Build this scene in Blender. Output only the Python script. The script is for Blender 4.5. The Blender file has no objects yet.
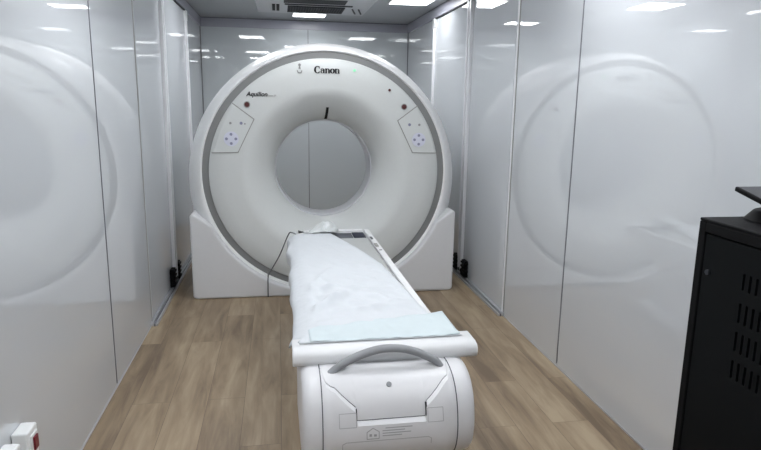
import bpy, bmesh, math, random
from mathutils import Vector, Matrix, noise
random.seed(7)
S = bpy.context.scene
C = S.collection
PI = math.pi

# ------------------------------------------------------------------ camera
YAW, PITCH, ROLL = 0.168, 0.1989, 0.0149
cam_data = bpy.data.cameras.new('camera')
cam_data.sensor_width = 36.0
cam_data.lens = 605.0 / 761.0 * 36.0
cam_data.clip_start = 0.05
cam = bpy.data.objects.new('camera', cam_data)
C.objects.link(cam)
F = Vector((math.sin(YAW)*math.cos(PITCH), math.cos(YAW)*math.cos(PITCH), -math.sin(PITCH)))
R0 = Vector((math.cos(YAW), -math.sin(YAW), 0))
U0 = R0.cross(F)
cr, sr = math.cos(ROLL), math.sin(ROLL)
R = R0*cr + U0*sr
U = U0*cr - R0*sr
cam.matrix_world = Matrix(((R.x, U.x, -F.x, -0.35), (R.y, U.y, -F.y, 0), (R.z, U.z, -F.z, 1.466), (0, 0, 0, 1)))
S.camera = cam

# ------------------------------------------------------------------ light and exposure
world = bpy.data.worlds.new('world')
world.use_nodes = True
world.node_tree.nodes['Background'].inputs[0].default_value = (0.8, 0.85, 0.9, 1)
world.node_tree.nodes['Background'].inputs[1].default_value = 0.1
S.world = world
S.view_settings.view_transform = 'Standard'
S.view_settings.look = 'None'
S.view_settings.gamma = 1.0
S.view_settings.use_curve_mapping = False
S.view_settings.exposure = 1.68
LAMP = 5.2           # emission of every ceiling panel lamp
# panel lamps: x, y, size x, size y (first row real; later rows unseen, added to brighten the room)
LAMPS = [(0.87, 5.64, .38, .46), (-0.70, 5.38, .38, .46), (0.0, 6.76, .36, .42),
         (0.0, 4.0, .46, .46), (-0.70, 2.6, .46, .58), (0.70, 2.6, .46, .58),
         (-0.70, 0.9, .46, .58), (0.70, 0.9, .46, .58),
         (0.0, -0.6, .46, .46)]

# ------------------------------------------------------------------ materials
def srgb(r, g, b):
    def f(c):
        c /= 255.0
        return c/12.92 if c <= .04045 else ((c+.055)/1.055)**2.4
    return (f(r), f(g), f(b), 1)

def mat(name, rgb, rough=.5, metal=0, coat=0, coat_rough=.05, bump=0, bscale=40, emit=None, alpha=1, ior=1.45, var=0, coords='Object'):
    m = bpy.data.materials.new(name)
    m.use_nodes = True
    nt = m.node_tree
    b = nt.nodes['Principled BSDF']
    col = srgb(*rgb)
    b.inputs['Base Color'].default_value = col
    b.inputs['Roughness'].default_value = rough
    b.inputs['Metallic'].default_value = metal
    b.inputs['Coat Weight'].default_value = coat
    b.inputs['Coat Roughness'].default_value = coat_rough
    b.inputs['IOR'].default_value = ior
    b.inputs['Alpha'].default_value = alpha
    if emit:
        b.inputs['Emission Color'].default_value = srgb(*emit[0])
        b.inputs['Emission Strength'].default_value = emit[1]
    tc = nt.nodes.new('ShaderNodeTexCoord')
    nz = nt.nodes.new('ShaderNodeTexNoise')
    nz.inputs['Scale'].default_value = bscale
    nz.inputs['Detail'].default_value = 3
    nt.links.new(tc.outputs[coords], nz.inputs['Vector'])
    if bump:
        bp = nt.nodes.new('ShaderNodeBump')
        bp.inputs['Strength'].default_value = 1.0
        bp.inputs['Distance'].default_value = bump
        nt.links.new(nz.outputs['Fac'], bp.inputs['Height'])
        nt.links.new(bp.outputs['Normal'], b.inputs['Normal'])
        nt.links.new(bp.outputs['Normal'], b.inputs['Coat Normal'])
    mix = nt.nodes.new('ShaderNodeMixRGB')
    v = max(var, .02)
    mix.inputs[1].default_value = (col[0]*(1-v), col[1]*(1-v), col[2]*(1-v), 1)
    mix.inputs[2].default_value = (min(1, col[0]*(1+v)), min(1, col[1]*(1+v)), min(1, col[2]*(1+v)), 1)
    nt.links.new(nz.outputs['Fac'], mix.inputs[0])
    nt.links.new(mix.outputs[0], b.inputs['Base Color'])
    return m

M = {}
M['wall'] = mat('glossy_wall_laminate', (207, 211, 215), rough=.004, bump=.0002, bscale=1.3, ior=2.45)
M['wall_far'] = mat('glossy_grey_laminate', (203, 209, 212), rough=.02, bump=.0003, bscale=1.3, ior=1.7)
M['ceiling'] = mat('ceiling_panel', (170, 174, 178), rough=.35)
M['cornice'] = mat('cornice_strip', (176, 177, 188), rough=.25)
M['seam'] = mat('panel_seam', (112, 112, 118), rough=.6)
M['alu'] = mat('brushed_aluminium', (200, 202, 206), rough=.32, metal=.6)
M['post'] = mat('door_post', (236, 237, 240), rough=.25)
M['dark'] = mat('dark_gap', (40, 40, 46), rough=.7)
M['gantry'] = mat('gantry_cover_white', (213, 216, 215), rough=.42, ior=1.4)
M['base'] = mat('gantry_base_white', (220, 221, 223), rough=.4)
M['rim'] = mat('gantry_rim_white', (242, 243, 243), rough=.4)
M['ring'] = mat('gantry_grey_ring', (134, 135, 135), rough=.5)
M['liner'] = mat('bore_liner', (205, 206, 210), rough=.3)
M['line'] = mat('panel_line', (150, 150, 146), rough=.6)
M['pad'] = mat('control_pad', (216, 218, 232), rough=.3)
M['padmark'] = mat('pad_mark', (140, 142, 165), rough=.4)
M['icon'] = mat('icon_print', (150, 150, 150), rough=.5)
M['faint'] = mat('faint_joint', (178, 178, 180), rough=.5)
M['print'] = mat('grey_print', (166, 166, 168), rough=.5)
M['redbrown'] = mat('red_button', (88, 44, 44), rough=.3)
M['green'] = mat('green_indicator', (150, 225, 185), rough=.3, emit=((150, 235, 190), .15))
M['ink'] = mat('dark_ink', (34, 34, 38), rough=.5)
M['black'] = mat('black_plastic', (9, 9, 11), rough=.55, ior=1.2)
M['couch'] = mat('couch_cover_white', (222, 222, 224), rough=.35)
M['couch2'] = mat('couch_frame_white', (226, 227, 228), rough=.4)
M['mattress'] = mat('mattress_grey', (176, 178, 177), rough=.55, bump=.0005, bscale=80)
M['slotgrey'] = mat('slot_grey', (84, 87, 94), rough=.5)
M['navy'] = mat('navy_pad', (22, 26, 46), rough=.5)
M['handle'] = mat('handle_grey', (142, 144, 147), rough=.4)
M['sheet'] = mat('sheet_white', (209, 213, 217), rough=.85, bump=.002, bscale=25)
M['pad_teal'] = mat('underpad_teal', (203, 214, 217), rough=.8, bump=.0015, bscale=30)
M['film'] = mat('plastic_film', (222, 226, 226), rough=.25, alpha=.75, bump=.003, bscale=30)
M['cable'] = mat('cable_grey', (110, 112, 116), rough=.5)
M['cab'] = mat('black_cabinet_steel', (8, 8, 10), rough=.6, ior=1.22, bump=.0002, bscale=400)
M['cabdoor'] = mat('black_door_steel', (7, 10, 12), rough=.6, ior=1.22, bump=.0002, bscale=400)
M['lock'] = mat('lock_metal', (70, 72, 76), rough=.35, metal=.7)
M['screen'] = mat('screen_grey', (60, 60, 63), rough=.35)
M['socket'] = mat('socket_white', (236, 238, 238), rough=.3)
M['rocker'] = mat('rocker_red', (110, 14, 34), rough=.3)
M['ac'] = mat('air_unit_white', (196, 198, 202), rough=.4)
M['grille'] = mat('air_grille_dark', (62, 64, 68), rough=.6)
M['lamp_frame'] = mat('lamp_frame', (205, 207, 210), rough=.4)
M['lamp'] = mat('lamp_diffuser', (240, 244, 250), rough=.5, emit=((248, 250, 253), LAMP))

def wood():
    m = bpy.data.materials.new('oak_vinyl_planks')
    m.use_nodes = True
    nt = m.node_tree; N = nt.nodes; L = nt.links
    b = N['Principled BSDF']
    tc = N.new('ShaderNodeTexCoord')
    mp = N.new('ShaderNodeMapping'); mp.inputs['Rotation'].default_value = (0, 0, PI/2)
    L.new(tc.outputs['Object'], mp.inputs['Vector'])
    br = N.new('ShaderNodeTexBrick')
    br.inputs['Scale'].default_value = 1.0
    br.inputs['Brick Width'].default_value = 1.22
    br.inputs['Row Height'].default_value = .18
    br.inputs['Mortar Size'].default_value = .0012
    br.inputs['Mortar Smooth'].default_value = .3
    br.inputs['Bias'].default_value = 0
    br.offset = .37
    br.inputs['Color1'].default_value = (0, 0, 0, 1)
    br.inputs['Color2'].default_value = (1, 1, 1, 1)
    br.inputs['Mortar'].default_value = (.5, .5, .5, 1)
    L.new(mp.outputs[0], br.inputs['Vector'])
    # long grain, offset by plank tone
    mg = N.new('ShaderNodeMapping'); mg.inputs['Scale'].default_value = (17, 2.0, 1)
    L.new(tc.outputs['Object'], mg.inputs['Vector'])
    addv = N.new('ShaderNodeVectorMath'); addv.operation = 'MULTIPLY_ADD'
    L.new(br.outputs['Color'], addv.inputs[0]); addv.inputs[1].default_value = (0, 9, 4)
    L.new(mg.outputs[0], addv.inputs[2])
    g = N.new('ShaderNodeTexNoise'); g.inputs['Scale'].default_value = 1.0; g.inputs['Detail'].default_value = 6
    g.inputs['Roughness'].default_value = .6; g.inputs['Distortion'].default_value = .6
    L.new(addv.outputs[0], g.inputs['Vector'])
    mb = N.new('ShaderNodeMapping'); mb.inputs['Scale'].default_value = (7, 1.1, 1)
    L.new(tc.outputs['Object'], mb.inputs['Vector'])
    g2 = N.new('ShaderNodeTexNoise'); g2.inputs['Scale'].default_value = 1.0; g2.inputs['Detail'].default_value = 3
    L.new(mb.outputs[0], g2.inputs['Vector'])
    ra = N.new('ShaderNodeValToRGB')
    ra.color_ramp.elements[0].position = .36; ra.color_ramp.elements[0].color = srgb(112, 95, 76)
    ra.color_ramp.elements[1].position = .64; ra.color_ramp.elements[1].color = srgb(172, 154, 128)
    e = ra.color_ramp.elements.new(.5); e.color = srgb(146, 127, 103)
    mx = N.new('ShaderNodeMath'); mx.operation = 'MULTIPLY_ADD'
    L.new(g2.outputs['Fac'], mx.inputs[0]); mx.inputs[1].default_value = .5
    sc = N.new('ShaderNodeMath'); sc.operation = 'MULTIPLY'; sc.inputs[1].default_value = .5
    L.new(g.outputs['Fac'], sc.inputs[0]); L.new(sc.outputs[0], mx.inputs[2])
    bw = N.new('ShaderNodeRGBToBW'); L.new(br.outputs['Color'], bw.inputs[0])
    m2 = N.new('ShaderNodeMath'); m2.operation = 'MULTIPLY_ADD'
    L.new(bw.outputs[0], m2.inputs[0]); m2.inputs[1].default_value = .12
    L.new(mx.outputs[0], m2.inputs[2])
    m3 = N.new('ShaderNodeMath'); m3.operation = 'SUBTRACT'; m3.inputs[1].default_value = .06
    L.new(m2.outputs[0], m3.inputs[0]); L.new(m3.outputs[0], ra.inputs[0])
    seam = N.new('ShaderNodeMixRGB'); L.new(br.outputs['Fac'], seam.inputs[0])
    L.new(ra.outputs[0], seam.inputs[1]); seam.inputs[2].default_value = srgb(104, 88, 70)
    L.new(seam.outputs[0], b.inputs['Base Color'])
    b.inputs['Roughness'].default_value = .42
    bp = N.new('ShaderNodeBump'); bp.inputs['Distance'].default_value = .0006
    L.new(g.outputs['Fac'], bp.inputs['Height']); L.new(bp.outputs[0], b.inputs['Normal'])
    return m
M['wood'] = wood()

# ------------------------------------------------------------------ helpers
def obj(name, bm, m, parent=None, loc=(0, 0, 0), smooth=False, bevel=0, seg=3, angle=40):
    bmesh.ops.recalc_face_normals(bm, faces=bm.faces)
    me = bpy.data.meshes.new(name)
    bm.to_mesh(me); bm.free()
    if isinstance(m, (list, tuple)):
        for k in m: me.materials.append(k)
    else:
        me.materials.append(m)
    o = bpy.data.objects.new(name, me)
    C.objects.link(o)
    o.location = loc
    if parent: o.parent = parent
    if smooth or bevel:
        for p in me.polygons: p.use_smooth = True
        me.set_sharp_from_angle(angle=math.radians(angle))
    if bevel:
        b = o.modifiers.new('bevel', 'BEVEL')
        b.width = bevel; b.segments = seg; b.limit_method = 'ANGLE'; b.angle_limit = math.radians(35)
        b.harden_normals = False
    return o

def box(bm, x0, x1, y0, y1, z0, z1, rot=None, piv=None):
    r = bmesh.ops.create_cube(bm, size=1)
    for v in r['verts']:
        v.co = Vector((x0+(v.co.x+.5)*(x1-x0), y0+(v.co.y+.5)*(y1-y0), z0+(v.co.z+.5)*(z1-z0)))
    if rot: bmesh.ops.rotate(bm, verts=r['verts'], cent=piv, matrix=rot)
    return r['verts']

def B(*a, **k):
    bm = bmesh.new(); box(bm, *a, **k); return bm

def thing(name, label, cat, loc=(0, 0, 0), rz=0, group=None):
    o = bpy.data.objects.new(name, None); C.objects.link(o)
    o.empty_display_size = .1
    o.location = loc; o.rotation_euler = (0, 0, rz)
    o['label'] = label; o['category'] = cat
    if group: o['group'] = group
    return o

def tag(o, label, cat, group=None):
    o['label'] = label; o['category'] = cat
    if group: o['group'] = group
    return o

def struct(name, bm, m, parent=None, **k):
    o = obj(name, bm, m, parent, **k)
    if parent is None: o['kind'] = 'structure'
    return o

def tube(bm, pts, r, seg=10, sy=1.0, close=True):
    """sweep a circle (radius r, or list) along points"""
    n = len(pts); pts = [Vector(p) for p in pts]; rings = []
    up = Vector((0, 0, 1))
    for i, p in enumerate(pts):
        t = (pts[min(i+1, n-1)]-pts[max(i-1, 0)]).normalized()
        ref = up if abs(t.dot(up)) < .95 else Vector((0, 1, 0))
        a = t.cross(ref).normalized(); b = a.cross(t).normalized()
        rr = r[i] if isinstance(r, (list, tuple)) else r
        rings.append([bm.verts.new(p+a*math.cos(2*PI*k/seg)*rr+b*math.sin(2*PI*k/seg)*rr*sy) for k in range(seg)])
    for i in range(n-1):
        for k in range(seg):
            bm.faces.new((rings[i][k], rings[i][(k+1) % seg], rings[i+1][(k+1) % seg], rings[i+1][k]))
    if close:
        bm.faces.new(rings[0]); bm.faces.new(rings[-1])

def smooth_path(pts, k=8):
    P = [Vector(p) for p in pts]; out = []
    for i in range(len(P)-1):
        a = P[max(i-1, 0)]; b = P[i]; c = P[i+1]; d = P[min(i+2, len(P)-1)]
        for j in range(k):
            t = j/k
            out.append(.5*((2*b)+(c-a)*t+(2*a-5*b+4*c-d)*t*t+(3*b-a-3*c+d)*t**3))
    out.append(P[-1]); return out

def lathe(bm, rings, n=160, zmin=None, cap=False):
    """rings: (y, cx, cz, rx, rz), turned round a horizontal axis"""
    R_ = []
    for (y, cx, cz, rx, rz) in rings:
        row = []
        for k in range(n):
            a = 2*PI*k/n
            z = cz+rz*math.sin(a)
            if zmin is not None: z = max(z, zmin)
            row.append(bm.verts.new((cx+rx*math.cos(a), y, z)))
        R_.append(row)
    for i in range(len(R_)-1):
        for k in range(n):
            bm.faces.new((R_[i][k], R_[i][(k+1) % n], R_[i+1][(k+1) % n], R_[i+1][k]))
    return R_

def disc(bm, cx, cz, r, y0, y1, n=24):
    a = [bm.verts.new((cx+r*math.cos(2*PI*k/n), y0, cz+r*math.sin(2*PI*k/n))) for k in range(n)]
    b = [bm.verts.new((cx+r*math.cos(2*PI*k/n), y1, cz+r*math.sin(2*PI*k/n))) for k in range(n)]
    bm.faces.new(a); bm.faces.new(b)
    for k in range(n): bm.faces.new((a[k], a[(k+1) % n], b[(k+1) % n], b[k]))

def prism_xz(bm, pts, y0, y1):
    a = [bm.verts.new((x, y0, z)) for x, z in pts]
    b = [bm.verts.new((x, y1, z)) for x, z in pts]
    bm.faces.new(a); bm.faces.new(b)
    n = len(pts)
    for k in range(n): bm.faces.new((a[k], a[(k+1) % n], b[(k+1) % n], b[k]))

def strip_xz(bm, pts, w, y0, y1, closed=False):
    """thin raised line following points in the x-z plane"""
    n = len(pts)
    for i in range(n if closed else n-1):
        p = Vector(pts[i]); q = Vector(pts[(i+1) % n]); d = (q-p).normalized(); s = Vector((-d.y, d.x))*w/2
        e = d*w*.3
        prism_xz(bm, [tuple(p-s-e), tuple(q-s+e), tuple(q+s+e), tuple(p+s-e)], y0, y1)

def glyph(bm, strokes, ox, oz, h, y0, y1, wscale=1.0):
    """strokes: lists of (x, z, thickness) in units of x-height 1"""
    for st in strokes:
        for i in range(len(st)-1):
            x0, z0, t0 = st[i]; x1, z1, t1 = st[i+1]
            d = Vector((x1-x0, z1-z0)).normalized(); s = Vector((-d.y, d.x)); e = d*.03
            P = [Vector((x0, z0))-s*t0/2-e, Vector((x1, z1))-s*t1/2+e, Vector((x1, z1))+s*t1/2+e, Vector((x0, z0))+s*t0/2-e]
            prism_xz(bm, [(ox+p.x*h*wscale, oz+p.y*h) for p in P], y0, y1)

def arc_stroke(cx, cz, rx, rz, a0, a1, tmin, tmax, n=14, thick_at=PI):
    out = []
    for i in range(n+1):
        a = math.radians(a0+(a1-a0)*i/n)
        k = abs(math.cos(a))
        out.append((cx+rx*math.cos(a), cz+rz*math.sin(a), tmin+(tmax-tmin)*k**1.5))
    return out

# ------------------------------------------------------------------ room
W, H, YB, YN = 1.2, 2.385, 7.36, -1.4
struct('floor', B(-W-.1, W+.1, YN-.1, YB+.1, -.08, 0), M['wood'])
struct('ceiling', B(-W-.1, W+.1, YN-.1, YB+.1, H, H+.08), M['ceiling'])
struct('wall_left', B(-W-.08, -W, YN, YB, 0, H), M['wall'])
struct('wall_right', B(W, W+.08, YN, YB, 0, H), M['wall'])
struct('wall_back', B(-W, W, YB, YB+.08, 0, H), M['wall_far'])
struct('wall_front', B(-W, W, YN-.08, YN, 0, H), M['wall'])
n = 1
def trim(bm, m, **k):
    global n
    o = struct('trim_%d' % n, bm, m, **k); n += 1
    return o
# cornice strips below the ceiling, on three walls, each with a thin dark joint
trim(B(-W, -W+.018, YN, YB, H-.10, H-.004), M['cornice'])
trim(B(W-.018, W, YN, YB, H-.10, H-.004), M['cornice'])
trim(B(-W+.018, W-.018, YB-.018, YB, H-.10, H-.004), M['cornice'])
trim(B(-W, -W+.022, YN, YB, H-.006, H), M['seam'])
trim(B(W-.022, W, YN, YB, H-.006, H), M['seam'])
trim(B(-W+.022, W-.022, YB-.022, YB, H-.008, H), M['seam'])
# wall panel joints
for (x, y) in ((-W, 3.10), (-W, 2.0-.9+.0), (W, 3.03), (W, 1.7)):
    if y < 2: continue
    s = 1 if x < 0 else -1
    trim(B(min(x, x+s*.003), max(x, x+s*.003), y-.004, y+.004, .02, H-.10), M['seam'])
trim(B(-W, -W+.004, 3.996, 4.004, .02, H-.1), M['line'])
trim(B(W-.004, W, 3.874, 3.882, .02, H-.1), M['line'])
trim(B(W-.006, W, 3.882, 3.905, .02, H-.1), M['post'])
trim(B(.008, .014, YB-.004, YB, .02, H-.1), M['seam'])
# room corners
trim(B(-W, -W+.008, YB-.008, YB, .0, H-.1), M['seam'])
trim(B(W-.008, W, YB-.008, YB, .0, H-.1), M['seam'])
# base angles along the floor
for nm, a in (('baseboard_left', (-W, -W+.004, YN, 4.0, 0, .007)), ('baseboard_right', (W-.004, W, YN, 3.88, 0, .009)),
              ('baseboard_back', (-W, W, YB-.008, YB, 0, .03))):
    struct(nm, B(*a), M['alu'])

# doors in the two side walls beside the scanner
def side_door(idx, s):
    X = s*W
    def b(d0, d1, y0, y1, z0, z1):
        xs = sorted((X-s*d0, X-s*d1))
        return B(xs[0], xs[1], y0, y1, z0, z1)
    y0 = 4.02 if s < 0 else 3.92
    y1 = 4.86
    y2 = 6.08 if s < 0 else 6.0
    root = struct('door_%d' % idx, b(0, .004, y0, y1-.02, .05, H-.11), M['wall'])
    struct('door_leaf', b(0, .012, y1+.09, y2, .05, H-.11), M['wall'], parent=root)
    for q in (y1-.012, y1+.05):
        struct('door_post', b(.0, .03, q, q+.03, .04, H-.105), M['post'], parent=root, bevel=.004)
    struct('post_gap', b(0, .01, y1+.018, y1+.05, .04, H-.105), M['seam'], parent=root)
    struct('door_post', b(.0, .035, y2, y2+.035, .03, H-.105), M['post'], parent=root, bevel=.004)
    struct('top_bracket', b(.0, .035, y2-.02, y2+.055, H-.2, H-.105), M['socket'], parent=root, bevel=.006)
    struct('top_track', b(.0, .026, y0-.2, y2, H-.112, H-.10), M['dark'], parent=root)
    struct('floor_rail', b(.0, .018, y0-.05, 7.3, 0, .03), M['alu'], parent=root, bevel=.003)
    struct('rail_gap', b(.018, .028, y0-.05, 7.3, 0, .012), M['seam'], parent=root)
    struct('floor_rail', b(.028, .042, y0-.05, 7.3, 0, .022), M['alu'], parent=root, bevel=.003)
    for q in (4.70, 4.93):
        bm = bmesh.new()
        xs = sorted((X-s*.006, X-s*.036)); box(bm, xs[0], xs[1], q, q+.09, .04, .18)
        for k in range(4):
            xs = sorted((X-s*.006, X-s*.044)); box(bm, xs[0], xs[1], q-.006, q+.096, .05+k*.034, .065+k*.034)
        struct('roller_block', bm, M['black'], parent=root, bevel=.003)
    bm = bmesh.new()
    xs = sorted((X-s*.02, X-s*.03)); box(bm, xs[0], xs[1], 4.785, 4.935, .055, .075)
    struct('roller_bar', bm, M['black'], parent=root)
    return root
side_door(1, -1)
side_door(2, 1)

# ------------------------------------------------------------------ ceiling lamps
LL = ['square lit ceiling panel above the right side of the scanner',
      'square lit ceiling panel above the left of the scanner',
      'square lit ceiling panel just behind the ceiling air unit',
      'added unseen fill light panel over the head end of the couch, in front of the ring',
      'added unseen fill light panel over the left side of the couch',
      'added unseen fill light panel over the right side of the couch',
      'added unseen fill light panel over the near left side of the couch end',
      'added unseen fill light panel over the black cabinet',
      'added unseen fill light panel in the middle of the near end of the ceiling']
for i, (x, y, sx, sy) in enumerate(LAMPS):
    t = thing('ceiling_light', LL[i], 'ceiling light', (x, y, H), 0, 'ceiling panel lights')  # covers the real panels and the added, unseen fill panels
    bm = bmesh.new()
    for a in ((-sx/2, sx/2, -sy/2, -sy/2+.012), (-sx/2, sx/2, sy/2-.012, sy/2), (-sx/2, -sx/2+.012, -sy/2+.012, sy/2-.012), (sx/2-.012, sx/2, -sy/2+.012, sy/2-.012)):
        box(bm, a[0], a[1], a[2], a[3], -.012, 0)
    obj('lamp_frame', bm, M['lamp_frame'], t)
    obj('diffuser', B(-sx/2+.012, sx/2-.012, -sy/2+.012, sy/2-.012, -.008, -.001), M['lamp'], t)

# ------------------------------------------------------------------ ceiling air unit
t = thing('ceiling_air_conditioner', 'white ceiling air conditioner cassette with dark slotted louvres above the scanner', 'air conditioner', (0, 6.05, H))
obj('cover', B(-.54, .54, -.52, .50, -.035, 0), M['ac'], t, bevel=.015)
bm = bmesh.new(); box(bm, -.24, .30, -.02, .34, -.039, -.03)
obj('louvre_backing', bm, M['black'], t)
bm = bmesh.new()
for k in range(6): box(bm, -.24, .30, -.015+k*.064, .0+k*.064, -.047, -.037)
for k in range(22): box(bm, -.24+k*.025, -.234+k*.025, -.02, .34, -.045, -.037)
obj('louvre', bm, M['grille'], t)
obj('air_slot', B(-.27, .36, -.14, -.09, -.041, -.03), M['dark'], t)
for xx in (-.385, -.345):
    obj('air_slot', B(xx, xx+.028, -.08, .30, -.041, -.03), M['black'], t)
for k, xx in enumerate((.40, .46)):
    bm = bmesh.new(); box(bm, xx, xx+.016, .05, .36, -.041, -.03, rot=Matrix.Rotation(-.2, 3, 'Z'), piv=(xx, .2, 0))
    obj('air_slot', bm, M['grille'], t)
bm = bmesh.new()
for k in range(6): box(bm, -.28, .28, -.42+k*.04, -.405+k*.04, -.041, -.033)
obj('intake_grille', bm, M['grille'], t)

# ------------------------------------------------------------------ CT gantry
G = thing('ct_scanner', 'large white ring-shaped CT scanner gantry with round bore standing at the far end', 'CT scanner', (0, 5.0, 0))
def gob(name, bm, m, parent=G, **k):
    bmesh.ops.translate(bm, verts=bm.verts, vec=(0, -5.0, 0))
    return obj(name, bm, m, parent, **k)
FY = 4.555
bm = bmesh.new()
rings = [(4.60, .005, .935, .90, .885), (4.566, .005, .935, .917, .897), (4.562, .005, .934, .922, .902)]
for k in range(1, 9):      # sloped rim with a rounded outer edge
    a = k/8
    rings.append((4.562+.13*a**1.4, .005, .934-.057*a, .922+.098*a**.86, .902+.115*a**.86))
rings += [(4.705, .005, .877, 1.0225, 1.0195), (5.0, .005, .877, 1.023, 1.02), (5.3, .005, .877, 1.02, 1.02), (5.42, .005, .88, .99, .99), (5.46, .005, .9, .93, .93), (5.46, .005, .935, .6, .6)]
lathe(bm, rings, zmin=.02)
gob('outer_housing', bm, M['rim'], smooth=True, angle=60)
bm = bmesh.new()
lathe(bm, [(4.62, .005, .935, .85, .833), (4.575, .005, .935, .853, .835), (4.575, .005, .935, .912, .892), (4.63, .005, .935, .918, .90)])
gob('grey_ring', bm, M['ring'], smooth=True)
bm = bmesh.new()
rings = [(4.60, .005, .935, .864, .847), (4.565, .005, .935, .862, .845), (FY, .005, .935, .853, .836), (FY, .005, .937, .75, .74), (FY, .005, .94, .64, .635)]
# funnel: eased curve from the flat face down to the bore
for k in range(1, 17):
    a = k/16
    r = .64-.25*(a**.8)*1.0
    y = FY+.31*(.6*a**1.4+.4*(1-math.sqrt(max(0, 1-a**2.4))))
    rings.append((y, .005, .94+.005*a, r, r))
rings.append((4.88, .005, .945, .388, .388))
lathe(bm, rings)
gob('front_cover', bm, M['gantry'], smooth=True, angle=60)
bm = bmesh.new()
lathe(bm, [(4.872, .005, .945, .392, .392), (4.872, .005, .945, .380, .380), (4.90, .005, .945, .377, .377), (5.10, .005, .945, .377, .377), (5.12, .005, .945, .384, .384), (5.2, .005, .945, .42, .42), (5.32, .005, .945, .50, .50), (5.42, .005, .94, .58, .58), (5.465, .005, .935, .62, .62)])
gob('bore_liner', bm, M['liner'], smooth=True, angle=60)
# base skirt that wraps the lower half
pts = [(-.97, 0), (-1.0, .012), (-1.003, .64), (-.975, .655)]
cxr, czr, rxr, rzr = .005, .935, .932, .912
a0 = math.atan2((.56-czr)/rzr, (-.845-cxr)/rxr)
a1 = math.atan2((.56-czr)/rzr, (.855-cxr)/rxr)
if a0 > 0: a0 -= 2*PI
aa0, aa1 = a0, a1
for k in range(41):
    a = aa0+(aa1-aa0)*k/40 if aa0 < aa1 else aa1
    pts.append((cxr+rxr*math.cos(a), czr+rzr*math.sin(a)))
pts += [(.98, .655), (1.008, .64), (1.005, .012), (.975, 0)]
bm = bmesh.new(); prism_xz(bm, pts, 4.50, 5.44)
# chamfer the outer front corners
gob('base_skirt', bm, M['base'], bevel=.04, seg=4)
bm = bmesh.new(); box(bm, -.97, .98, 4.53, 5.42, 0, .05)
gob('plinth', bm, M['base'])
bm = bmesh.new(); strip_xz(bm, [(-.448, .03), (-.448, .20)], .004, 4.497, 4.502)
gob('skirt_joint', bm, M['line'])

# control panels left and right of the bore, mirror images
def control_panel(s, dx=0.0):
    ox = .01
    P = [(ox+s*.682, 1.449), (ox+s*.532, 1.337), (ox+s*.652, 1.097), (ox+s*.857-.004*s, 1.094)]
    # closing edge follows the round face
    arc = []
    A0 = math.atan2((1.094-.935)/.829, .82/.848); A1 = math.atan2((1.449-.935)/.829, .682/.848)
    for k in range(1, 9):
        a = A0+(A1-A0)*k/9
        arc.append((ox+s*.836*math.cos(a), .935+.823*math.sin(a)))
    bm = bmesh.new(); prism_xz(bm, P[:3]+[(ox+s*.83, 1.094)]+arc, FY-.003, FY+.002)
    p = gob('control_panel', bm, M['gantry'])
    bm = bmesh.new(); strip_xz(bm, P[:3]+[(ox+s*.838, 1.094)], .006, FY-.0045, FY)
    obj_('panel_outline', bm, M['line'], p)
    bm = bmesh.new(); disc(bm, ox+s*.698, 1.195, .053, FY-.007, FY-.002, 32)
    obj_('control_pad', bm, M['pad'], p)
    bm = bmesh.new()
    for k in range(4):
        a = k*PI/2
        x, z = ox+s*.698+.033*math.cos(a), 1.195+.033*math.sin(a)
        disc(bm, x, z, .0105, FY-.009, FY-.006, 12)
    obj_('pad_arrow', bm, M['padmark'], p)
    for q, r in ((.624, .011), (.700, .009)):
        bm = bmesh.new(); disc(bm, ox+s*q, 1.308, r, FY-.007, FY-.002, 14)
        obj_('button', bm, M['padmark'] if q < .65 else M['icon'], p)
    if s < 0:
        bm = bmesh.new(); disc(bm, ox-.598, 1.304, .006, FY-.006, FY-.002, 10)
        obj_('button', bm, M['icon'], p)
    return p
def obj_(name, bm, m, parent, **k):
    bmesh.ops.translate(bm, verts=bm.verts, vec=(0, -5.0, 0))
    return obj(name, bm, m, parent, **k)
control_panel(-1)
control_panel(1)
for (x, z, r, nm, mm) in ((-.569, 1.442, .017, 'red_button', 'redbrown'), (.589, 1.441, .017, 'red_button', 'redbrown'),
                          (.475, 1.561, .010, 'red_button', 'redbrown'), (.211, 1.698, .010, 'green_indicator', 'green')):
    bm = bmesh.new(); disc(bm, x, z, r, FY-.009, FY)
    gob(nm, bm, M[mm])
    if r > .015:
        bm = bmesh.new(); lathe(bm, [(FY-.006, x, z, r*1.35, r*1.35), (FY-.006, x, z, r, r)], n=24)
        gob('button_rim', bm, M['line'])
# small status icons: figure and tray
bm = bmesh.new(); disc(bm, -.189, 1.728, .010, FY-.004, FY, 14); prism_xz(bm, [(-.197, 1.700), (-.181, 1.700), (-.184, 1.718), (-.194, 1.718)], FY-.004, FY)
gob('status_icon', bm, M['icon'])
bm = bmesh.new(); strip_xz(bm, [(-.205, 1.688), (-.199, 1.672), (-.179, 1.672), (-.173, 1.688)], .007, FY-.004, FY)
gob('status_icon', bm, M['icon'])
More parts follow.
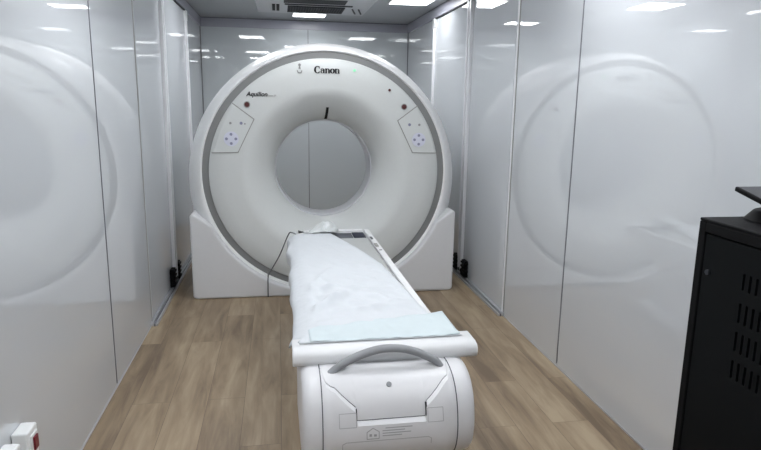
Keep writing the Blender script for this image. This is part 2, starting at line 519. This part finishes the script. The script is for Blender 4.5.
# laser window slot in the funnel above the bore
bm = bmesh.new()
sl = [(4.60, 1.478), (4.66, 1.425), (4.74, 1.379), (4.80, 1.352), (4.855, 1.335)]
def funnel_y(r):
    a = ((.64-r)/.25)**(1/.8)
    a = min(a, 1)
    return FY+.31*(.6*a**1.4+.4*(1-math.sqrt(max(0, 1-a**2.4))))
prev = None
for k in range(9):
    r = .395+(.485-.395)*k/8
    y = funnel_y(r)-.004
    a = [bm.verts.new((.018-.010+.002*k/8, y, .942+r)), bm.verts.new((.018+.010+.002*k/8, y, .942+r))]
    b = [bm.verts.new((v.co.x, v.co.y+.006, v.co.z+.004)) for v in a]
    cur = (a[0], a[1], b[1], b[0])
    if prev:
        for q in range(4): bm.faces.new((prev[q], prev[(q+1) % 4], cur[(q+1) % 4], cur[q]))
    else: bm.faces.new(cur)
    prev = cur
bm.faces.new(prev)
gob('laser_slot', bm, M['black'])

# maker's lettering, bold serif: C a n o n
bm = bmesh.new()
y0, y1 = FY-.004, FY
h = .034      # x-height
z0 = 1.673
x = -.082
T, t_ = .38, .10
Cg = [arc_stroke(.72, .72, .60, .68, 48, 312, .14, .44, 20), [(1.14, 1.42, .10), (1.14, .98, .16)], [(1.10, .26, .10), (1.20, .42, .06)]]
ag = [arc_stroke(.50, .68, .34, .26, 175, 20, .12, .22, 8), [(.82, .78, T), (.82, .10, T)], [(.82, .08, .14), (1.06, .06, .10)],
      arc_stroke(.46, .30, .30, .24, 60, 300, .10, .26, 12), [(.18, .72, .20), (.20, .64, .16)]]
ng = [[(.24, .98, T), (.24, 0.02, T)], [(.0, .96, .08), (.24, .96, .1)], [(.0, .04, .08), (.48, .04, .08)],
      arc_stroke(.56, .66, .34, .28, 165, 0, .12, .28, 10), [(.90, .68, T), (.90, .02, T)], [(.68, .04, .08), (1.14, .04, .08)]]
og = [arc_stroke(.50, .50, .38, .44, 0, 360, .12, .42, 24)]
for gl, adv in ((Cg, 1.36), (ag, 1.12), (ng, 1.20), (og, 1.06), (ng, 1.18)):
    glyph(bm, gl, x, z0, h, y0, y1, wscale=.92)
    x += adv*h*.92
gob('brand_lettering', bm, M['ink'])

def text_mesh(body, size, x, z, shear=0, off=0, y=FY-.003, sx=1.0):
    cu = bpy.data.curves.new('lettering', 'FONT')
    cu.body = body; cu.size = size; cu.shear = shear; cu.offset = off; cu.extrude = .0006
    tmp = bpy.data.objects.new('lettering', cu)
    C.objects.link(tmp)
    dg = bpy.context.evaluated_depsgraph_get()
    me = bpy.data.meshes.new_from_object(tmp.evaluated_get(dg))
    bpy.data.objects.remove(tmp)
    bm = bmesh.new(); bm.from_mesh(me); bpy.data.meshes.remove(me)
    for v in bm.verts:
        v.co = Vector((x+v.co.x*sx, y-v.co.z, z+v.co.y))
    return bm
gob('model_lettering', text_mesh('Aquilion', .044, -.572, 1.502, shear=.25, off=.0012), M['ink'])
gob('small_lettering', text_mesh('Prime SP', .018, -.425, 1.502), M['icon'])

# ------------------------------------------------------------------ patient couch
K = thing('patient_couch', 'long white CT patient couch with grey mattress and rounded end, in front of the scanner', 'patient couch', (.02, 2.0, 0), .008)
def half_w(y):
    if y > .42: return .242
    if y > .06:
        t = (.42-y)/.36
        return .242+.075*t**4
    return .317
# cradle board, flaring towards its near end
def strip_plate(ys, wl, z0, z1, x_off=0):
    bm = bmesh.new(); rows = []
    for y in ys:
        a, b = wl(y)
        rows.append([bm.verts.new((a, y, z0)), bm.verts.new((b, y, z0)), bm.verts.new((b, y, z1)), bm.verts.new((a, y, z1))])
    for i in range(len(rows)-1):
        for k in range(4): bm.faces.new((rows[i][k], rows[i][(k+1) % 4], rows[i+1][(k+1) % 4], rows[i+1][k]))
    bm.faces.new(rows[0]); bm.faces.new(rows[-1])
    return bm
ys = [.0+.03*i for i in range(15)]+[.5, .8, 1.2, 1.6, 2.0]
obj('cradle_board', strip_plate(ys, lambda y: (-half_w(y), half_w(y)), .555, .60), M['couch2'], K, bevel=.006)
obj('side_rail', strip_plate(ys, lambda y: (half_w(y)-.036, half_w(y)), .601, .622), M['couch2'], K, bevel=.006)
obj('side_rail', strip_plate(ys, lambda y: (-half_w(y), -half_w(y)+.036), .601, .622), M['couch2'], K, bevel=.006)
obj('head_rail', B(-.2, .2, 1.97, 2.02, .601, .622), M['couch2'], K, bevel=.006)
obj('mattress', B(-.198, .198, .10, 1.76, .601, .616), M['mattress'], K, bevel=.006)
obj('head_slot', B(-.198, .115, 1.78, 1.955, .6005, .606), M['slotgrey'], K)
obj('sensor_pad', B(.12, .198, 1.78, 1.96, .6005, .610), M['navy'], K, bevel=.003)
# rail fittings
bm = bmesh.new()
v3 = [bm.verts.new((a, b, z)) for z in (.6222, .6262) for a, b in ((-.236, 1.90), (-.236, 1.985), (-.200, 1.935))]
bm.faces.new(v3[:3]); bm.faces.new(v3[3:])
for q in range(3): bm.faces.new((v3[q], v3[(q+1) % 3], v3[3+(q+1) % 3], v3[3+q]))
obj('rail_marker', bm, M['black'], K)
bm = bmesh.new(); disc(bm, 0, 0, .009, 0, .003, 16)
bmesh.ops.rotate(bm, verts=bm.verts, cent=(0, 0, 0), matrix=Matrix.Rotation(PI/2, 3, 'X'))
bmesh.ops.translate(bm, verts=bm.verts, vec=(.218, 1.38, .626))
obj('rail_stud', bm, M['icon'], K)
obj('rail_latch', B(.206, .226, 1.48, 1.56, .622, .627), M['line'], K, bevel=.002)
obj('rail_latch', B(.208, .224, 1.68, 1.74, .622, .627), M['slotgrey'], K, bevel=.002)
# thick moulded end bar
bm = bmesh.new()
prof = [(-.018, .565), (-.03, .572), (-.036, .588), (-.034, .604), (-.024, .616), (0, .622), (.085, .6235), (.095, .615), (.095, .602), (.04, .602), (.04, .572), (.02, .562), (0, .560)]
def sweep_x(bm, prof, xs, cy=0, cz=.58):
    rows = []
    for (x, s) in xs:
        rows.append([bm.verts.new((x, cy+(a-cy)*s, cz+(b-cz)*s)) for a, b in prof])
    m = len(prof)
    for i in range(len(rows)-1):
        for k in range(m): bm.faces.new((rows[i][k], rows[i][(k+1) % m], rows[i+1][(k+1) % m], rows[i+1][k]))
    bm.faces.new(rows[0]); bm.faces.new(rows[-1])
sweep_x(bm, prof, [(-.335, .93), (-.331, 1), (.324, 1), (.328, .93)])
obj('end_bar', bm, M['couch2'], K, smooth=True, angle=50)
# carriage under the board and pedestal
obj('carriage', B(-.215, .215, .12, 1.75, .40, .553), M['couch'], K, bevel=.03)
obj('pedestal', B(-.17, .17, .30, 1.70, .10, .42), M['couch'], K, bevel=.05)
obj('foot_plate', B(-.20, .20, .22, 1.85, 0, .11), M['couch'], K, bevel=.03)

# rounded end cover: profile in y-z, swept along x
PR = [(.30, .562), (.16, .566), (.04, .566), (-.05, .574), (-.11, .566), (-.155, .546), (-.188, .512), (-.208, .472), (-.219, .43), (-.222, .39), (-.218, .345), (-.205, .30), (-.18, .26), (-.14, .228), (-.08, .21), (0, .203), (.30, .203)]
PR = [(a, b if b > .42 else .42-(.42-b)*.79) for a, b in PR]
PS = [Vector((p.x, p.y)) for p in smooth_path([(a, b, 0) for a, b in PR], 5)]
def nrm(i):
    a = PS[max(i-1, 0)]; b = PS[min(i+1, len(PS)-1)]; d = (b-a).normalized()
    return Vector((d.y, -d.x))*(-1)
CZ, CY_ = .385, .30
def pp(u, off):
    """profile point at float index u, offset outwards"""
    u = max(0, min(len(PS)-1.001, u)); i = int(u); f = u-i
    p = PS[i].lerp(PS[i+1], f); nn = nrm(i).lerp(nrm(i+1), f).normalized()
    if nn.x*(p.x-.2)+nn.y*(p.y-CZ) < 0: nn = -nn
    return p+nn*off
bm = bmesh.new()
inner = [(p.x, p.y) for p in [pp(i, -.008) for i in range(len(PS))]]
sweep_x(bm, inner, [(-.246, 1), (.201, 1)])
obj('inner_shell', bm, M['slotgrey'], K, smooth=True)
for s in (-1, 1):
    bm = bmesh.new()
    xs = [(.243, 1), (.285, .995), (.303, .975), (.316, .94), (.324, .89), (.327, .83)]
    off = 0
    outer = [(p.x, p.y) for p in PS]
    sweep_x(bm, outer, [(-.246-(x_-.243)*.78 if s < 0 else .204+(x_-.243)*.86, q) for x_, q in xs], cy=.12, cz=CZ)
    obj('end_cap', bm, M['couch'], K, smooth=True, angle=50)
# boundary between upper hatch and lower cover, as height along x
TB = [(-.246, .583), (-.243, .576), (-.232, .556), (-.217, .548), (-.205, .545), (-.139, .492), (-.136, .452), (.092, .452), (.095, .495), (.160, .546), (.172, .552), (.183, .556), (.198, .580), (.201, .584)]
front0 = 20  # first index of the descending front
def u_of_z(z):
    for i in range(14, len(PS)-1):
        if PS[i].y >= z >= PS[i+1].y and PS[i].x < .05:
            return i+(PS[i].y-z)/(PS[i].y-PS[i+1].y+1e-9)
    return 16
cols = []
for i in range(len(TB)-1):
    (xa, za), (xb, zb) = TB[i], TB[i+1]
    k = max(1, int((xb-xa)/.02))
    for j in range(k): cols.append((xa+(xb-xa)*j/k, za+(zb-za)*j/k))
cols.append(TB[-1])
def patch(u_top, u_bot, off_fn, inner_off=-.004, NR=26):
    bm = bmesh.new(); fr, bk = [], []
    for (x_, z_) in cols:
        ex = max(.05, min(1, (.201-x_)/.03, (x_+.246)/.03))
        ub = u_of_z(z_); ua, uc = u_top(ub), u_bot(ub)
        ra, rb = [], []
        for j in range(NR+1):
            q = j/NR; u = ua+(uc-ua)*q
            p = pp(u, off_fn(u-ua, uc-u)*ex); ra.append(bm.verts.new((x_, p.x, p.y)))
            p = pp(u, inner_off); rb.append(bm.verts.new((x_, p.x, p.y)))
        fr.append(ra); bk.append(rb)
    nC = len(cols)
    for i in range(nC-1):
        for j in range(NR):
            bm.faces.new((fr[i][j], fr[i][j+1], fr[i+1][j+1], fr[i+1][j]))
            bm.faces.new((bk[i][j], bk[i+1][j], bk[i+1][j+1], bk[i][j+1]))
        bm.faces.new((fr[i][0], fr[i+1][0], bk[i+1][0], bk[i][0]))
        bm.faces.new((fr[i][NR], bk[i][NR], bk[i+1][NR], fr[i+1][NR]))
    for j in range(NR):
        bm.faces.new((fr[0][j], bk[0][j], bk[0][j+1], fr[0][j+1]))
        bm.faces.new((fr[-1][j], fr[-1][j+1], bk[-1][j+1], bk[-1][j]))
    return bm
hatch = obj('end_hatch', patch(lambda u: 6.0, lambda u: u-.35, lambda a, b: 0.0), M['couch'], K, smooth=True, angle=30)
lower = obj('lower_cover', patch(lambda u: u, lambda u: len(PS)-2.0, lambda a, b: -.001+.011*min(1, a/1.2)), M['couch'], K, smooth=True, angle=30)
for xj in (-.2475, .2025):
    bm = bmesh.new(); pr = None
    for i in range(12, len(PS)-6):
        p0, p1 = pp(i, .0018), pp(i, -.006)
        cur = [bm.verts.new((xj-.0016, p0.x, p0.y)), bm.verts.new((xj+.0016, p0.x, p0.y)), bm.verts.new((xj+.0016, p1.x, p1.y)), bm.verts.new((xj-.0016, p1.x, p1.y))]
        if pr:
            for q in range(4): bm.faces.new((pr[q], pr[(q+1) % 4], cur[(q+1) % 4], cur[q]))
        else: bm.faces.new(cur)
        pr = cur
    bm.faces.new(pr)
    obj('cap_joint', bm, M['slotgrey'], K)
# things printed or set on the curved face
def on_face(x_, z_, off=0):
    p = pp(u_of_z(z_), off); return (x_, p.x, p.y)
def face_strip(bm, a, b, w, off):
    (xa, za), (xb, zb) = a, b
    k = 6
    d = Vector((xb-xa, zb-za)).normalized(); s = Vector((-d.y, d.x))*w/2
    pr = None
    for j in range(k+1):
        q = j/k; x_, z_ = xa+(xb-xa)*q, za+(zb-za)*q
        cur = [bm.verts.new(on_face(x_-s.x, z_-s.y, off)), bm.verts.new(on_face(x_+s.x, z_+s.y, off)),
               bm.verts.new(on_face(x_+s.x, z_+s.y, off-.003)), bm.verts.new(on_face(x_-s.x, z_-s.y, off-.003))]
        if pr:
            for t2 in range(4): bm.faces.new((pr[t2], pr[(t2+1) % 4], cur[(t2+1) % 4], cur[t2]))
        else: bm.faces.new(cur)
        pr = cur
    bm.faces.new(pr)
bm = bmesh.new(); face_strip(bm, (-.1385, .456), (-.1385, .490), .0035, .0095)
obj('notch_gap', bm, M['ink'], lower)
bm = bmesh.new(); face_strip(bm, (.0935, .456), (.0935, .496), .006, .0095)
obj('notch_gap', bm, M['ink'], lower)
bm = bmesh.new()
disc(bm, 0, 0, .009, -.003, .004, 20)
bmesh.ops.rotate(bm, verts=bm.verts, cent=(0, 0, 0), matrix=Matrix.Rotation(-.9, 3, 'X'))
c = Vector(on_face(-.022, .545, .001))
bmesh.ops.translate(bm, verts=bm.verts, vec=c)
obj('lock_screw', bm, M['handle'], hatch)
for (xa, xb) in ((-.195, -.14), (.098, .150)):
    bm = bmesh.new(); za, zb = .478, .436
    for a, b in (((xa, za), (xb, za)), ((xb, za), (xb, zb)), ((xb, zb), (xa, zb)), ((xa, zb), (xa, za))):
        face_strip(bm, a, b, .0018, .0108)
    obj('tab_outline', bm, M['faint'], lower)
bm = bmesh.new()
for a, b in (((-.185, .365), (-.185, .383)), ((-.185, .383), (-.172, .389)), ((-.172, .389), (.100, .389)), ((.100, .389), (.11, .383)), ((.11, .383), (.11, .365))):
    face_strip(bm, a, b, .002, .0108)
obj('cover_joint', bm, M['faint'], lower)
# warning print: pentagon house sign with two marks, and fine unreadable lines
bm = bmesh.new()
hp = [(-.106, .396), (-.106, .418), (-.086, .430), (-.066, .418), (-.066, .396)]
for i in range(5): face_strip(bm, hp[i], hp[(i+1) % 5], .0022, .0108)
face_strip(bm, (-.098, .408), (-.090, .408), .008, .0108); face_strip(bm, (-.083, .407), (-.074, .407), .007, .0108)
obj('warning_label', bm, M['print'], lower)
bm = bmesh.new()
for k, (l0, l1) in enumerate(((-.045, .045), (-.055, .02), (-.055, .04), (-.055, .01))):
    face_strip(bm, (l0, .428-k*.008), (l1, .428-k*.008), .0025, .0108)
obj('warning_print', bm, M['print'], lower)
# grey arched handle
bm = bmesh.new()
hp = smooth_path([(-.216, -.085, .562), (-.18, -.080, .586), (-.14, -.076, .606), (-.09, -.072, .624), (-.03, -.070, .636), (.03, -.070, .634), (.08, -.072, .622), (.125, -.076, .603), (.16, -.080, .583), (.178, -.085, .562)], 6)
nH = len(hp)
tube(bm, hp, [.014+.004*min(1, min(i, nH-1-i)/8) for i in range(nH)], seg=14, sy=.75)
obj('end_handle', bm, M['handle'], K, smooth=True)

# ------------------------------------------------------------------ disposable sheet on the couch
def local(p):  # couch frame to world
    a = .008
    return Vector((.02+p[0]*math.cos(a)-p[1]*math.sin(a), 2.0+p[0]*math.sin(a)+p[1]*math.cos(a), p[2]))
def lerp_tab(tab, v):
    if v <= tab[0][0]: return tab[0][1]
    for i in range(len(tab)-1):
        if v <= tab[i+1][0]:
            t = (v-tab[i][0])/(tab[i+1][0]-tab[i][0]); return tab[i][1]+(tab[i+1][1]-tab[i][1])*t
    return tab[-1][1]
XR = [(.03, .295), (.06, .272), (.10, .250), (.2, .235), (.35, .214), (.72, .195), (1.07, .168), (1.45, .085), (1.86, -.030)]
bm = bmesh.new()
NY, NX = 150, 60
g = []
for j in range(NY+1):
    y = .036+(1.86-.036)*j/NY
    xr = lerp_tab(XR, y)+.004*noise.noise((y*14, 3, 0))
    edge = -half_w(y)-.006*min(1, y/.2)+.012*max(0, 1-y/.12)
    hang = .10+.035*noise.noise((y*3.1, 9, 1))+.012*noise.noise((y*17, 2, 5))
    hang *= min(1, .25+(y-.045)/.12)
    hang *= max(.12, min(1, (y-.03)/.16))
    row = []
    total = (xr-edge)+hang
    for i in range(NX+1):
        s = i/NX*total
        if s < hang:     # hanging side, from hem up to the edge
            d = hang-s
            bulge = .018+.022*min(1, d/.05)+.02*noise.noise((y*5.5, d*6, 2))*min(1, d/.04)
            x = edge-((bulge+.022)*min(1, d/.03)+.004)*min(1, max(0, (y-.036)/.10))
            z = .628-d
            if d < .02: z = .628-d*.8
        else:
            x = edge+(s-hang)
            near = max(0, 1-(y-.04)/1.1)
            wr = .010*noise.noise((x*5+y*2.5, y*4.5-x*3, .3))+.006*noise.noise((x*14+y*7, y*10, 1.7))
            wr = abs(wr)*3.6*(.35+.9*near)
            # long shallow diagonal creases near the foot end
            for (cx_, cy_, ang, ln, am) in ((-.06, .62, -.18, .20, .010), (.02, .36, .10, .16, .014), (-.17, .45, .9, .16, .014), (-.2, .22, .6, .10, .016), (.12, .42, .35, .10, .010), (-.18, .8, 1.2, .2, .008)):
                dx, dy = x-cx_, y-cy_
                a = dx*math.cos(ang)+dy*math.sin(ang); b_ = -dx*math.sin(ang)+dy*math.cos(ang)
                wr += 2.0*am*math.exp(-(a/ln)**2)*math.exp(-(b_/.022)**2)
            soft = min(1, (s-hang)/.02)
            wr *= min(1, max(.05, (y-.14)/.35))
            z = .6275+wr*soft*min(1, (xr-x)/.03+.15)
        row.append(bm.verts.new(local((x, y, z))))
    g.append(row)
for j in range(NY):
    for i in range(NX):
        bm.faces.new((g[j][i], g[j][i+1], g[j+1][i+1], g[j+1][i]))
sh = obj('disposable_sheet', bm, M['sheet'], smooth=True, angle=180)
m_ = sh.modifiers.new('solid', 'SOLIDIFY'); m_.thickness = .0015; m_.offset = -1
tag(sh, 'crumpled white disposable sheet laid diagonally over the patient couch, hanging over its left side', 'sheet')

# pale teal absorbent pad by the end bar
bm = bmesh.new(); g = []
NX, NY = 60, 20
for j in range(NY+1):
    row = []
    for i in range(NX+1):
        u = i/NX; v = j/NY
        x = -.272+.555*u
        yt = .15+.09*u+.04*math.sin(u*PI)+.03*noise.noise((u*6, 1, 4))+(.05 if u > .75 else 0)*(u-.75)*4
        yb = .040
        y = yb+(yt-yb)*v
        z = .634+.006*noise.noise((x*11, y*10, 5))+.004*noise.noise((x*30, y*22, 9))-.003*v*v
        if u < .35: z += .010*math.sin(u/.35*PI)*math.sin(v*PI)
        z = max(z, .6325)
        row.append(bm.verts.new(local((x, y, z-.004*(1-v)))))
    g.append(row)
for j in range(NY):
    for i in range(NX): bm.faces.new((g[j][i], g[j][i+1], g[j+1][i+1], g[j+1][i]))
o = obj('absorbent_pad', bm, M['pad_teal'], smooth=True, angle=180)
m_ = o.modifiers.new('solid', 'SOLIDIFY'); m_.thickness = .002; m_.offset = -1
tag(o, 'pale teal absorbent pad lying across the near end of the couch', 'pad')

# crumpled clear film at the head end
bm = bmesh.new(); g = []
NX, NY = 36, 24
for j in range(NY+1):
    row = []
    for i in range(NX+1):
        u, v = i/NX, j/NY
        x = -.165+.185*u+.02*noise.noise((v*4, 1, 7)); y = 1.84+(.22+.05*noise.noise((u*5, 3, 3)))*v*(.45+.55*u)
        z = .634+.075*math.sin(u*PI)**.8*math.sin(max(v, .05)*PI)*(.3+.9*u)+.012*abs(noise.noise((u*7, v*6, 2)))
        row.append(bm.verts.new(local((x, y, z))))
    g.append(row)
for j in range(NY):
    for i in range(NX): bm.faces.new((g[j][i], g[j][i+1], g[j+1][i+1], g[j+1][i]))
o = obj('plastic_film', bm, M['film'], smooth=True, angle=180)
m_ = o.modifiers.new('solid', 'SOLIDIFY'); m_.thickness = .001
tag(o, 'crumpled clear plastic film at the head end of the couch near the bore', 'plastic film')

# thin cable hanging from the couch's left side to the skirt
bm = bmesh.new()
tube(bm, smooth_path([(-.235, 4.02, .585), (-.27, 4.03, .60), (-.295, 4.06, .58), (-.355, 4.22, .40), (-.42, 4.42, .235), (-.444, 4.485, .17), (-.448, 4.492, .08), (-.448, 4.490, .006)], 8), .0042, seg=8)
tag(obj('cable', bm, M['cable'], smooth=True), 'thin grey cable hanging from the left head corner of the couch down to the floor', 'cable')

# ------------------------------------------------------------------ black cabinet on the right
Kx0, Kx1, Ky0, Ky1, Kz = .70, 1.17, .42, 1.352, 1.195
t = thing('equipment_cabinet', 'black steel equipment cabinet with slotted vents standing against the right wall', 'cabinet', (Kx0, Ky1, 0))
def kob(name, bm, m, parent=t, **k):
    bmesh.ops.translate(bm, verts=bm.verts, vec=(-Kx0, -Ky1, 0))
    return obj(name, bm, m, parent, **k)
bm = bmesh.new(); box(bm, Kx0+.012, Kx1, Ky0, Ky1, .03, Kz-.008)
kob('body', bm, M['cab'], bevel=.004)
bm = bmesh.new(); box(bm, Kx0, Kx1, Ky0, Ky1, Kz-.008, Kz)
kob('top_plate', bm, M['cab'], bevel=.003)
bm = bmesh.new()
box(bm, Kx0, Kx0+.015, Ky1-.024, Ky1, .03, Kz-.008); box(bm, Kx0, Kx0+.015, Ky0, Ky0+.024, .03, Kz-.008); box(bm, Kx0, Kx0+.015, Ky0+.024, Ky1-.024, .03, .05); box(bm, Kx0, Kx0+.015, Ky0+.024, Ky1-.024, Kz-.034, Kz-.008)
kob('front_frame', bm, M['cab'], bevel=.003)
# door panel with real slots cut through: built as strips round each slot
slots = []
for (za, zb) in ((1.092, 1.052), (1.021, .973), (.951, .903), (.88, .835)):
    for k in range(8):
        yy = 1.186-.020*k
        slots.append((yy-.0035, yy+.0035, zb, za))
bm = bmesh.new()
dy0, dy1, dz0, dz1 = Ky0+.027, Ky1-.027, .054, Kz-.038
yc = sorted({dy0, dy1}|{v for s in slots for v in s[:2]})
zc = sorted({dz0, dz1}|{v for s in slots for v in s[2:]})
vg = {}
def gv(y, z, x):
    if (y, z, x) not in vg: vg[(y, z, x)] = bm.verts.new((x, y, z))
    return vg[(y, z, x)]
xf, xb_ = Kx0+.003, Kx0+.010
def is_slot(i, j):
    ym, zm = (yc[i]+yc[i+1])/2, (zc[j]+zc[j+1])/2
    return any(a < ym < b and c_ < zm < d for a, b, c_, d in slots)
for i in range(len(yc)-1):
    for j in range(len(zc)-1):
        if is_slot(i, j): continue
        for X in (xf, xb_):
            bm.faces.new((gv(yc[i], zc[j], X), gv(yc[i+1], zc[j], X), gv(yc[i+1], zc[j+1], X), gv(yc[i], zc[j+1], X)))
        for (p, q, ni, nj) in (((yc[i], zc[j]), (yc[i+1], zc[j]), i, j-1), ((yc[i], zc[j+1]), (yc[i+1], zc[j+1]), i, j+1),
                               ((yc[i], zc[j]), (yc[i], zc[j+1]), i-1, j), ((yc[i+1], zc[j]), (yc[i+1], zc[j+1]), i+1, j)):
            if not (0 <= ni < len(yc)-1 and 0 <= nj < len(zc)-1) or is_slot(ni, nj):
                bm.faces.new((gv(*p, xf), gv(*q, xf), gv(*q, xb_), gv(*p, xb_)))
door = kob('vented_door', bm, M['cabdoor'])
bm = bmesh.new(); box(bm, Kx0+.0105, Kx0+.0118, 1.02, 1.2, .82, 1.11)
kob('vent_backing', bm, M['dark'], parent=door)
bm = bmesh.new()
bmesh.ops.create_cone(bm, cap_ends=True, segments=20, radius1=.007, radius2=.006, depth=.006)
bmesh.ops.rotate(bm, verts=bm.verts, cent=(0, 0, 0), matrix=Matrix.Rotation(PI/2, 3, 'Y'))
bmesh.ops.translate(bm, verts=bm.verts, vec=(Kx0+.001, 1.303, 1.064))
kob('door_lock', bm, M['lock'], parent=door, smooth=True)
for (fx, fy) in ((.73, .46), (.73, 1.31), (1.13, .46), (1.13, 1.31)):
    bm = bmesh.new(); box(bm, fx-.02, fx+.02, fy-.02, fy+.02, 0, .03)
    kob('foot', bm, M['black'])

# reclined flat monitor on a round foot, on top of the cabinet
t = thing('monitor', 'black flat monitor reclined on a round foot on top of the black cabinet', 'monitor', (.97, 1.27, Kz))
def mob(name, bm, m, parent=t, **k):
    bmesh.ops.translate(bm, verts=bm.verts, vec=(-.97, -1.27, -Kz))
    return obj(name, bm, m, parent, **k)
bm = bmesh.new()
bmesh.ops.create_cone(bm, cap_ends=True, segments=40, radius1=.082, radius2=.06, depth=.026)
bmesh.ops.translate(bm, verts=bm.verts, vec=(.864, 1.276, Kz+.013))
mob('round_foot', bm, M['black'], smooth=True, bevel=.004)
bm = bmesh.new(); box(bm, .88, .92, 1.26, 1.29, Kz+.01, Kz+.058)
mob('neck', bm, M['black'], bevel=.004)
rot = Matrix.Rotation(math.radians(13), 3, 'X')
bm = bmesh.new(); box(bm, .78, 1.12, 1.342-.20, 1.342, 1.262, 1.274, rot=rot, piv=(.78, 1.342, 1.274))
hs = mob('housing', bm, M['black'], bevel=.003)
bm = bmesh.new(); box(bm, .785, 1.115, 1.342-.195, 1.337, 1.2738, 1.2748, rot=rot, piv=(.78, 1.342, 1.274))
mob('screen', bm, M['screen'], parent=t)

# ------------------------------------------------------------------ wall sockets, low on the left wall
def socket(y, lab):
    t = thing('power_socket', lab, 'power socket', (-W, y, .36), 0, 'white sockets low on the left wall')
    obj('housing', B(.001, .05, -.04, .04, -.06, .065), M['socket'], t, bevel=.006)
    h_ = obj('switch_frame', B(.05, .054, -.022, .028, -.02, .045), M['socket'], t, bevel=.001)
    obj('rocker_switch', B(.053, .060, -.012, .018, -.010, .035), M['rocker'], h_, bevel=.002)
socket(1.94, 'white wall socket with red rocker switch, low on the left wall, the farther one')
socket(1.81, 'white wall socket low on the left wall, the nearer one at the photo corner')
